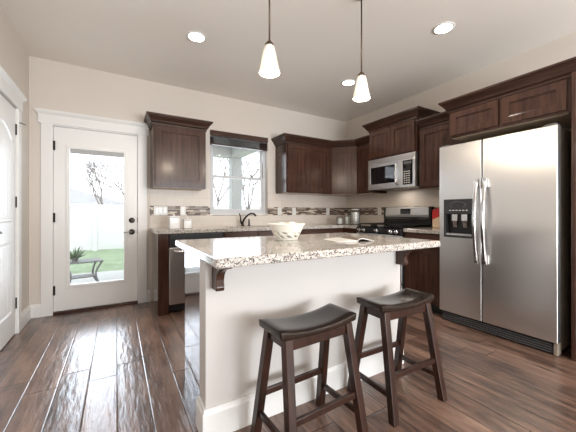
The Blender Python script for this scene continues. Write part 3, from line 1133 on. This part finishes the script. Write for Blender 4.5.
# ------------------------------------------------------------------ microwave (over the range)
mw = thing('microwave', 'stainless over-the-range microwave under the raised cabinet', 'microwave', (MX, 3.058, 0), RZ)
MWW, Z0, Z1 = 0.776, 1.432, 1.860
obj('body', bx(0, MWW, 0.02, 0.375, Z0, Z1), 'black', mw, 0.003)
obj('vent_band', bx(0, MWW, -0.025, 0.02, Z1 - 0.068, Z1 - 0.001), 'steel', mw, 0.003)
bm = B()
DWN = 0.57
slab_holes(bm, 'xz', [0, 0.05, 0.47, DWN], [Z0, Z0 + 0.075, Z1 - 0.115, Z1 - 0.071], -0.03, 0.018, [(0.05, 0.47, Z0 + 0.075, Z1 - 0.115)])
md = obj('door', bm, 'steel', mw, 0.004)
obj('door_glass', bx(0.049, 0.471, -0.026, 0.01, Z0 + 0.074, Z1 - 0.114), 'black_gloss', md)
bm = B()
tube(bm, [(0.52, -0.03, Z0 + 0.04), (0.52, -0.06, Z0 + 0.055)] + [(0.52, -0.062 - 0.012 * math.sin(PI * k / 8), Z0 + 0.06 + 0.24 * k / 8) for k in range(9)] + [(0.52, -0.06, Z0 + 0.305), (0.52, -0.03, Z0 + 0.318)], 0.013, 12)
obj('handle', bm, 'steel_lt', md, smooth=True)
cp = obj('control_panel', bx(DWN + 0.003, MWW, -0.028, 0.02, Z0, Z1 - 0.071), 'steel', mw, 0.004)
obj('keypad', bx(DWN + 0.028, MWW - 0.035, -0.031, -0.027, Z0 + 0.03, Z1 - 0.09), 'black_gloss', cp)
obj('display', bx(DWN + 0.045, MWW - 0.05, -0.0325, -0.030, Z1 - 0.14, Z1 - 0.105), 'grey_plastic', cp)
for r in range(6):
    for c in range(3):
        xx = DWN + 0.046 + c * 0.034
        zz = Z0 + 0.05 + r * 0.028
        obj('button', bx(xx, xx + 0.02, -0.0325, -0.030, zz, zz + 0.011), 'plate', cp)

obj('assumed_task_lamp', bx(0.28, 0.50, 0.18, 0.24, Z0 - 0.006, Z0 + 0.002), 'plate', mw, 0.002)  # assumed lamp under the microwave, brightens the cooktop and backsplash
tl = bpy.data.lights.new('assumed_cooktop_light', 'AREA')
tl.shape = 'RECTANGLE'
tl.size, tl.size_y, tl.energy, tl.color = 0.2, 0.05, 0.8, (1.0, 0.9, 0.78)
tlo = bpy.data.objects.new('assumed_cooktop_light', tl)
COL.objects.link(tlo)
tlo.location = (0.39, 0.21, Z0 - 0.01)
tlo.parent = mw

# ------------------------------------------------------------------ gas range
rg = thing('gas_range', 'stainless and black gas range below the microwave', 'range', (2.955, 3.049, 0), RZ)
RW = 0.762
obj('body', bx(0, RW, 0, 0.61, 0.04, 0.90), 'black', rg, 0.003)
obj('cooktop', bx(-0.0005, RW + 0.0005, -0.02, 0.545, 0.90, 0.925), 'black_gloss', rg, 0.005)
obj('control_strip', bx(0.002, RW - 0.002, -0.045, 0.0, 0.835, 0.90), 'black', rg, 0.008)
for xx in (0.07, 0.155, 0.38, 0.607, 0.692):
    bm = B()
    lathe(bm, [(0.023, 0), (0.023, 0.006), (0.019, 0.012), (0.017, 0.03), (0.0, 0.032)], n=20)
    bmesh.ops.rotate(bm, verts=bm.verts[:], cent=(0, 0, 0), matrix=Matrix.Rotation(PI / 2, 3, 'X'))
    k = obj('knob', bm, 'steel_lt', rg, smooth=False)
    k.location = (xx, -0.045, 0.868)
od = obj('oven_door', bx(0.004, RW - 0.004, -0.035, 0.0, 0.25, 0.825), 'steel', rg, 0.006)
obj('oven_window', bx(0.14, RW - 0.14, -0.038, -0.03, 0.40, 0.68), 'black_gloss', od)
bm = B()
tube(bm, [(0.06, -0.035, 0.775), (0.06, -0.075, 0.775), (0.09, -0.082, 0.775), (RW - 0.09, -0.082, 0.775), (RW - 0.06, -0.075, 0.775), (RW - 0.06, -0.035, 0.775)], 0.011)
obj('oven_handle', bm, 'steel_lt', od, smooth=True)
obj('drawer', bx(0.004, RW - 0.004, -0.035, 0.0, 0.06, 0.24), 'steel', rg, 0.006)
for i, (xx, yy) in enumerate(((0.19, 0.12), (0.572, 0.12), (0.19, 0.40), (0.572, 0.40))):
    bm = B()
    lathe(bm, [(0.045, 0), (0.045, 0.010), (0.03, 0.012), (0.03, 0.018), (0.0, 0.018)], n=20)
    o = obj('burner', bm, 'iron', rg)
    o.location = (xx, yy, 0.925)
for x0 in (0.02, 0.272, 0.524):
    bm = B()
    x1 = x0 + 0.218
    for yy in (0.01, 0.26, 0.52):
        box(bm, x0, x1, yy, yy + 0.012, 0.945, 0.957)
    for xx in (x0, (x0 + x1) / 2 - 0.006, x1 - 0.012):
        box(bm, xx, xx + 0.012, 0.01, 0.532, 0.945, 0.957)
    for xx in (x0, x1 - 0.012):
        for yy in (0.01, 0.52):
            box(bm, xx, xx + 0.012, yy, yy + 0.012, 0.925, 0.946)
    obj('grate', bm, 'iron', rg)
bg_ = obj('backguard', bx(0, RW, 0.55, 0.605, 0.90, 1.175), 'black', rg, 0.006)
bm = B()
pts = [(0.552, 1.035), (0.535, 1.05), (0.528, 1.075), (0.540, 1.175), (0.556, 1.183)]
n_ = 12
prism(bm, pts, 0.03, RW - 0.03, 'x')
obj('control_panel', bm, 'panel_silver', bg_, 0.002)
obj('display', bx(0.30, 0.46, 0.524, 0.56, 1.085, 1.158), 'black_gloss', bg_, 0.002)
obj('lower_band', bx(0.02, RW - 0.02, 0.515, 0.555, 1.005, 1.045), 'black_gloss', bg_, 0.008, 3)
for xx in (0.0, RW - 0.03):
    obj('end_cap', bx(xx, xx + 0.03, 0.525, 0.606, 0.93, 1.185), 'black', bg_, 0.008, 3)

# ------------------------------------------------------------------ outlets and switches
def plate_on_back(x, z, gangs, label, kind='switch'):
    W_ = 0.07 + 0.046 * (gangs - 1)
    t = thing('switch_plate' if kind == 'switch' else 'outlet', label, 'switch' if kind == 'switch' else 'outlet', (x, YB - SPL, z))
    obj('cover', bx(-W_ / 2, W_ / 2, -0.005, 0, -0.058, 0.058), 'plate', t, 0.002)
    for g in range(gangs):
        cx = (g - (gangs - 1) / 2) * 0.046
        if kind == 'switch':
            obj('rocker', bx(cx - 0.016, cx + 0.016, -0.008, -0.004, -0.033, 0.033), 'white_ceramic', t, 0.001)
        else:
            for dz in (-0.02, 0.02):
                obj('socket', bx(cx - 0.014, cx + 0.014, -0.0065, -0.004, dz - 0.014, dz + 0.014), 'white_ceramic', t, 0.001)
    return t


plate_on_back(0.475, 1.128, 3, 'wide white switch plate under the cabinet beside the door')
plate_on_back(0.745, 1.128, 1, 'single white outlet behind the two square canisters', 'outlet')
plate_on_back(2.19, 1.128, 1, 'white outlet just right of the sink window', 'outlet')
plate_on_back(2.455, 1.128, 1, 'white switch plate second right of the sink window', 'switch')
plate_on_back(3.14, 1.128, 1, 'white outlet on the mosaic band near the jars', 'outlet')
o5 = plate_on_back(0, 1.128, 1, 'white outlet on the right wall left of the range', 'outlet')
o5.location = (XR - SPL, 3.20, 1.128)
o5.rotation_euler = (0, 0, RZ)

# ------------------------------------------------------------------ canisters and jars
def canister(name, label, x, y, s, h, rz=0.0):
    t = thing(name, label, 'canister', (x, y, CT), rz, 'square canisters on the sink counter')
    obj('pot', bx(-s / 2, s / 2, -s / 2, s / 2, 0, h), 'white_ceramic', t, 0.010, 3)
    bm = B()
    box(bm, -s / 2 - 0.002, s / 2 + 0.002, -s / 2 - 0.002, s / 2 + 0.002, h, h + 0.012)
    lid = obj('lid', bm, 'white_ceramic', t, 0.004)
    bm = B()
    lathe(bm, [(0.008, h + 0.011), (0.007, h + 0.018), (0.014, h + 0.026), (0.010, h + 0.034), (0, h + 0.035)], n=16)
    obj('knob', bm, 'white_ceramic', lid, smooth=True)
    return t


canister('canister', 'taller white square canister left of the smaller one', 0.575, 3.60, 0.115, 0.135)
canister('canister', 'shorter white square canister right of the taller one', 0.722, 3.60, 0.092, 0.10)


def jar(label, x, y, r, h, fill):
    t = thing('jar', label, 'jar', (x, y, CT), 0, 'glass jars in the counter corner')
    bm = B()
    lathe(bm, [(r * 0.92, 0.001), (r, 0.008), (r, h * 0.86), (r * 0.8, h * 0.93), (r * 0.8, h * 0.96)], n=28)
    obj('glass_body', bm, 'jar_glass', t, smooth=True)
    bm = B()
    lathe(bm, [(0, 0.006), (r * 0.93, 0.007), (r * 0.94, 0.02), (r * 0.94, h * fill), (0, h * fill + 0.004)], n=28)
    obj('contents', bm, 'white_ceramic', t)
    bm = B()
    lathe(bm, [(0, h * 0.955), (r * 0.9, h * 0.955), (r * 0.92, h * 0.985), (r * 0.6, h * 1.02), (r * 0.2, h * 1.04), (0, h * 1.04)], n=28)
    obj('lid', bm, 'steel_lt' if fill < 0.8 else 'white_ceramic', t)
    return t


jar('shortest round jar of white contents in the counter corner', 3.09, 3.60, 0.055, 0.125, 0.78)
jar('slim middle jar between the short and tall jars', 3.195, 3.55, 0.036, 0.175, 0.70)
jar('tallest wide jar of white contents nearest the range', 3.28, 3.45, 0.076, 0.245, 0.80)

# packet beside the range
pk = thing('snack_packet', 'red and tan packet standing between range and refrigerator', 'packet', (3.44, 2.17, CT), RZ)
obj('pouch', bx(-0.05, 0.05, -0.03, 0.03, 0, 0.15), 'tan', pk, 0.012)
bm = B()
prism(bm, [(-0.05, 0.10), (0.05, 0.14), (0.05, 0.22), (0.02, 0.245), (-0.045, 0.225)], -0.033, 0.033, 'y')
obj('label_band', bm, 'red', pk, 0.006)

# ------------------------------------------------------------------ things on the island
bw = thing('lattice_bowl', 'cream woven-lattice ceramic bowl on the island', 'bowl', (0.988, 1.695, 0.92))
bm = B()
N = 60
RO = 26
grid = []
for j in range(RO + 1):
    f = j / RO
    r = 0.073 + (0.121 - 0.073) * (f ** 0.9)
    z = 0.006 + 0.098 * f
    grid.append([bm.verts.new((r * math.cos(2 * PI * i / N + 0), r * math.sin(2 * PI * i / N), z)) for i in range(N)])
for j in range(RO):
    for i in range(N):
        hole = 3 <= j < 15 and ((i + j // 2) % 6 in (0, 1, 2)) and not (j - 3) % 6 in (4, 5)
        if hole:
            continue
        a = (i + 1) % N
        bm.faces.new((grid[j][i], grid[j][a], grid[j + 1][a], grid[j + 1][i]))
wl = obj('wall', bm, 'cream', bw, smooth=True)
so = wl.modifiers.new('thick', 'SOLIDIFY')
so.thickness = 0.006
bm = B()
lathe(bm, [(0, 0), (0.074, 0), (0.078, 0.004), (0.074, 0.009), (0, 0.009)], n=40)
obj('foot', bm, 'cream', bw)
bm = B()
tube(bm, [(0.121 * math.cos(2 * PI * k / 48), 0.121 * math.sin(2 * PI * k / 48), 0.104) for k in range(49)], 0.0055, 8)
obj('rim', bm, 'cream', bw, smooth=True)
balls = [(-0.045, -0.01, 0.084, 0.038, 'cream ball resting in the left half of the bowl'), (0.045, 0.005, 0.086, 0.038, 'cream ball resting in the right half of the bowl'),
         (0.0, 0.045, 0.055, 0.036, 'cream ball at the back of the bowl'), (0.0, -0.05, 0.05, 0.036, 'cream ball at the near side of the bowl')]
for dx, dy, z, r, lb in balls:
    bm = B()
    bmesh.ops.create_uvsphere(bm, u_segments=20, v_segments=12, radius=r)
    for v in bm.verts:
        v.co.z *= 0.92
    o = obj('decorative_ball', bm, 'cream', None, smooth=True)
    o.location = (0.988 + dx, 1.695 + dy, 0.92 + z)
    tag(o, lb, 'ball', 'cream balls in the bowl')

mg = thing('magazine', 'open magazine lying on the island countertop', 'magazine', (1.315, 1.44, 0.921), math.radians(-12))


def page(side, w_, l_, curl, th):
    bm = B()
    top, bot = [], []
    n = 12
    for k in range(n + 1):
        f = k / n
        x = side * f * w_
        z = th * (1 - 0.6 * f) + curl * math.sin(PI * f ** 0.6) * (1 - f * 0.3)
        top.append((x, z))
        bot.append((x, 0.0 if curl < 0.015 else max(0, z - 0.005)))
    prism(bm, top + bot[::-1], -l_ / 2, l_ / 2, 'y')
    return bm


obj('left_page', page(-1, 0.14, 0.21, 0.006, 0.006), 'paper', mg)
obj('right_page', page(1, 0.12, 0.21, 0.017, 0.006), 'paper', mg)
bm = page(1, 0.115, 0.205, 0.017, 0.0068)
obj('printed_picture', bm, 'print', mg)


# ------------------------------------------------------------------ bar stools
def make_stool(label, loc, rz):
    t = thing('bar_stool', label, 'stool', loc, rz, 'saddle-seat stools at the island')
    SW, SD, ZT = 0.450, 0.205, 0.582
    bm = B()
    nx, ny = 24, 10
    top, bot = [], []
    for i in range(nx + 1):
        a = -1 + 2 * i / nx
        rt, rb = [], []
        for j in range(ny + 1):
            b_ = -1 + 2 * j / ny
            z = ZT + 0.028 * abs(a) ** 2.2 - 0.006 * (1 - b_ * b_) * (1 - a * a)
            ed = max(abs(a) ** 14, abs(b_) ** 10)
            z -= 0.010 * ed
            x = a * SW / 2
            y = b_ * SD / 2
            rt.append(bm.verts.new((x, y, z)))
            rb.append(bm.verts.new((x * 0.985, y * 0.97, ZT - 0.034 + 0.016 * abs(a) ** 2.2)))
        top.append(rt)
        bot.append(rb)
    for i in range(nx):
        for j in range(ny):
            bm.faces.new((top[i][j], top[i + 1][j], top[i + 1][j + 1], top[i][j + 1]))
            bm.faces.new((bot[i][j], bot[i][j + 1], bot[i + 1][j + 1], bot[i + 1][j]))
    for i in range(nx):
        bm.faces.new((top[i][0], bot[i][0], bot[i + 1][0], top[i + 1][0]))
        bm.faces.new((top[i][ny], top[i + 1][ny], bot[i + 1][ny], bot[i][ny]))
    for j in range(ny):
        bm.faces.new((top[0][j], top[0][j + 1], bot[0][j + 1], bot[0][j]))
        bm.faces.new((top[nx][j], bot[nx][j], bot[nx][j + 1], top[nx][j + 1]))
    obj('seat', bm, 'stool_seat', t, 0.006, 3, smooth=True)
    tx, ty, bx_, by_ = 0.178, 0.074, 0.208, 0.165
    zl = ZT - 0.026

    def at(sx, sy, z):
        f = 1 - z / zl
        return Vector((sx * (tx + (bx_ - tx) * f), sy * (ty + (by_ - ty) * f), z))
    for sx in (-1, 1):
        for sy in (-1, 1):
            bm = B()
            p, q = at(sx, sy, 0.0), at(sx, sy, zl)
            hw = 0.020
            vs = [bm.verts.new((c.x + a * hw, c.y + b_ * hw, c.z)) for c in (p, q) for a, b_ in ((-1, -1), (1, -1), (1, 1), (-1, 1))]
            for f in ((0, 1, 2, 3), (7, 6, 5, 4), (0, 4, 5, 1), (1, 5, 6, 2), (2, 6, 7, 3), (3, 7, 4, 0)):
                bm.faces.new([vs[i] for i in f])
            obj('leg', bm, 'stool', t, 0.003)
    for sy in (-1, 1):
        bm = B()
        z = ZT - 0.056
        beam(bm, at(-1, sy, z), at(1, sy, z), 0.018, 0.044)
        obj('apron', bm, 'stool', t, 0.002)
        bm = B()
        beam(bm, at(-1, sy, 0.222), at(1, sy, 0.222), 0.018, 0.030)
        obj('stretcher', bm, 'stool', t, 0.002)
    for sx in (-1, 1):
        bm = B()
        z = ZT - 0.052
        beam(bm, at(sx, -1, z), at(sx, 1, z), 0.018, 0.040)
        obj('apron', bm, 'stool', t, 0.002)
        bm = B()
        beam(bm, at(sx, -1, 0.13), at(sx, 1, 0.13), 0.018, 0.028)
        obj('stretcher', bm, 'stool', t, 0.002)
    return t


st = make_stool('dark wooden saddle stool farther from the refrigerator', (0.806, 1.165, 0), math.radians(3))
s2 = copy_tree(st)
s2.location = (1.452, 1.180, 0)
s2.rotation_euler = (0, 0, math.radians(-1))
s2['label'] = 'dark wooden saddle stool nearer the refrigerator'


# ------------------------------------------------------------------ pendants and recessed lights
def pendant(label, x, y, zb):
    t = thing('pendant_light', label, 'light', (x, y, 0), 0, 'pendants over the island')
    H = 0.165
    bm = B()
    prof = [(0.064, 0), (0.063, 0.010), (0.057, 0.030), (0.050, 0.062), (0.044, 0.095), (0.039, 0.125), (0.033, 0.148), (0.028, H)]
    N_ = 48
    rings = []
    for r, z in prof:
        rings.append([bm.verts.new(((r + 0.0012 * math.cos(12 * 2 * PI * i / N_)) * math.cos(2 * PI * i / N_), (r + 0.0012 * math.cos(12 * 2 * PI * i / N_)) * math.sin(2 * PI * i / N_), zb + z)) for i in range(N_)])
    for a, b_ in zip(rings, rings[1:]):
        for i in range(N_):
            bm.faces.new((a[i], a[(i + 1) % N_], b_[(i + 1) % N_], b_[i]))
    sh = obj('shade', bm, 'shade', t, smooth=True)
    so = sh.modifiers.new('thick', 'SOLIDIFY')
    so.thickness = 0.002
    bm = B()
    lathe(bm, [(0, zb + 0.035), (0.018, zb + 0.045), (0.026, zb + 0.07), (0.022, zb + 0.10), (0.012, zb + 0.13), (0.012, zb + H)], n=20)
    obj('bulb', bm, 'bulb', t, smooth=True)
    bm = B()
    lathe(bm, [(0.028, zb + H - 0.004), (0.029, zb + H + 0.008), (0.016, zb + H + 0.024), (0.008, zb + H + 0.034)], n=24)
    obj('socket_cap', bm, 'pend_metal', t, smooth=True)
    bm = B()
    lathe(bm, [(0.0055, zb + H + 0.03), (0.0055, CEIL - 0.018)], n=12)
    obj('rod', bm, 'pend_metal', t, smooth=True)
    bm = B()
    lathe(bm, [(0.02, CEIL - 0.03), (0.06, CEIL - 0.012), (0.062, CEIL - 0.0005)], n=28)
    obj('canopy', bm, 'pend_metal', t, smooth=True)
    l = bpy.data.lights.new('pendant_bulb_light', 'POINT')
    l.energy = 12
    l.color = (1.0, 0.84, 0.66)
    l.shadow_soft_size = 0.022
    lo = bpy.data.objects.new('pendant_bulb_light', l)
    COL.objects.link(lo)
    lo.location = (0, 0, zb - 0.02)
    lo.parent = t
    return t


pendant('clear bell pendant light above the bowl', 0.803, 1.585, 1.955)
pendant('clear bell pendant light nearer the refrigerator', 1.571, 1.585, 1.953)

labels = ['glowing recessed ceiling light above the glazed-door side of the kitchen', 'glowing recessed ceiling light above the refrigerator side',
          'glowing recessed ceiling light partly behind a pendant shade', 'unseen recessed fill light added to brighten the floor by the refrigerator side panel',
          'unseen recessed fill light added far behind the viewpoint']
for (cx, cy), lb in zip(CANS, labels):
    t = thing('recessed_light', lb, 'light', (cx, cy, CEIL), 0, 'recessed ceiling lights')
    bm = B()
    lathe(bm, [(0.070, -0.001), (0.088, -0.0015), (0.090, -0.004), (0.084, -0.008), (0.070, -0.009)], n=40, cap=False)
    tr = obj('trim_ring', bm, 'trim', t, smooth=True)
    bm = B()
    lathe(bm, [(0, -0.006), (0.072, -0.006), (0.072, -0.002), (0, -0.002)], n=40)
    obj('lens', bm, 'lampglow', t)

# ------------------------------------------------------------------ outdoors
tag(obj('lawn', bx(-14, 22, 6.75, 12.0, -0.25, -0.10), 'grass'), 'green lawn beyond the patio', None, kind='structure')
tag(obj('patio_slab', bx(-9, 2.6, YB + 0.15, 6.75, -0.2, -0.05), 'patio'), 'pale concrete patio outside the glazed door', None, kind='structure')
tag(obj('side_ground', bx(2.6, 22, YB + 0.15, 6.75, -0.25, -0.10), 'grass'), 'lawn beside the patio', None, kind='structure')
tag(obj('patio_post', bx(2.27, 2.51, 6.36, 6.60, -0.05, 2.38), 'post', None, 0.01), 'square grey patio post outside the sink window', 'post')
bm = B()
box(bm, -9, 2.51, 6.36, 6.60, 2.38, 2.66)
box(bm, 2.27, 2.51, YB + 0.15, 6.36, 2.38, 2.66)
tag(obj('patio_beam', bm, 'soffit'), 'painted beam carrying the patio roof', 'beam')
tag(obj('patio_roof', bx(-9, 2.65, YB + 0.15, 6.75, 2.66, 2.72), 'soffit'), 'pale soffit of the covered patio', None, kind='structure')

fn = thing('vinyl_fence', 'white vinyl privacy fence beyond the lawn', 'fence', (0, 11.0, -0.10))
for k in range(-6, 9):
    x0 = k * 2.4 - 0.6
    obj('post', bx(x0 - 0.06, x0 + 0.06, -0.06, 0.06, 0, 1.52), 'vinyl', fn, 0.006)
    bm = B()
    box(bm, x0 + 0.06, x0 + 2.34, -0.02, 0.02, 0.04, 1.46)
    for q in range(1, 15):
        xx = x0 + 0.06 + q * 2.28 / 15
        box(bm, xx - 0.004, xx + 0.004, -0.024, -0.018, 0.12, 1.38)
    obj('panel', bm, 'vinyl', fn)
    obj('top_rail', bx(x0 + 0.06, x0 + 2.34, -0.03, 0.03, 1.38, 1.47), 'vinyl', fn)


def tree(label, x, y, h, seed, r0=0.09, spread=0.55, z0=-0.1):
    rnd = random.Random(seed)
    bm = B()

    def grow(p, d, L, r, lev):
        q = p + d * L * 0.5 + Vector((rnd.uniform(-1, 1), rnd.uniform(-1, 1), 0)) * L * 0.05
        e = p + d * L
        tube(bm, [p, q, e], [r, r * 0.85, r * 0.7], 5 if lev < 2 else 4)
        if lev >= 6:
            return
        for k in range(3 if lev < 4 else 2):
            nd = (d + Vector((rnd.uniform(-1, 1), rnd.uniform(-1, 1), rnd.uniform(-0.25, 0.7))) * spread * 1.35).normalized()
            st_ = p + d * L * rnd.uniform(0.55, 1.0) if k else e
            grow(st_, nd, L * rnd.uniform(0.62, 0.80), r * 0.62, lev + 1)
    grow(Vector((0, 0, 0)), Vector((0.02, 0, 1)), h * 0.30, r0, 0)
    o = obj('bare_tree', bm, 'bark')
    o.location = (x, y, z0)
    return tag(o, label, 'tree', 'bare trees beyond the fence')


tree('bare branching tree seen above the fence through the glazed door', -0.45, 13.5, 4.3, 3, 0.05)
tree('bare tree behind the patio post at the sink window', 4.0, 9.6, 5.4, 5, 0.05)
tree('bare tree behind the left pane of the sink window', 4.5, 14.8, 6.6, 21, 0.07)
tree('slim bare tree at the right side of the door glass view', 0.7, 18.8, 5.2, 8, 0.06)

hs = thing('neighbor_house', 'neighbouring house with a grey shingled roof behind the fence', 'house', (-5.0, 22.5, -0.1))
obj('walls', bx(-4, 5, 0, 6, 0, 1.9), 'soffit', hs)
bm = B()
prism(bm, [(-4.5, 1.85), (5.5, 1.85), (1.2, 3.1), (-0.5, 3.1)], -0.5, 6.5, 'y')
obj('roof', bm, 'roofing', hs)

pt = thing('patio_table', 'low grey metal patio table with curved legs outside the door', 'table', (-0.46, 5.45, -0.05), 0.2)
TH = 0.42
bm = B()
slab_holes(bm, 'xy', [-0.25, 0.25], [-0.20, 0.20], TH - 0.02, TH, [])
obj('table_top', bm, 'table_metal', pt, 0.008)
obj('lower_shelf', bx(-0.17, 0.17, -0.13, 0.13, 0.17, 0.185), 'table_metal', pt, 0.003)
for sx in (-1, 1):
    for sy in (-1, 1):
        bm = B()
        pts = [(sx * (0.225 - 0.08 * math.sin(PI * min(1, k / 8 * 1.0)) + 0.02 * k / 8), sy * (0.19 - 0.05 * math.sin(PI * k / 8)), (TH - 0.02) * (1 - k / 8)) for k in range(9)]
        tube(bm, pts, 0.014, 8)
        obj('leg', bm, 'table_metal', pt, smooth=True)
pl = thing('potted_plant', 'small spiky plant on the patio table', 'plant', (-0.55, 5.42, -0.05 + TH))
bm = B()
lathe(bm, [(0, 0.001), (0.035, 0.001), (0.05, 0.045), (0.044, 0.045), (0.0, 0.04)], n=18)
obj('pot', bm, 'table_metal', pl)
bm = B()
rnd = random.Random(4)
for k in range(34):
    a = k * 2.4
    el = rnd.uniform(0.15, 1.2)
    L = rnd.uniform(0.16, 0.22)
    d = Vector((math.cos(a) * math.cos(el), math.sin(a) * math.cos(el), math.sin(el)))
    tube(bm, [Vector((0, 0, 0.035)), Vector((0, 0, 0.035)) + d * L * 0.5, Vector((0, 0, 0.035)) + d * L], [0.004, 0.009, 0.001], 4)
obj('leaves', bm, 'succulent', pl)
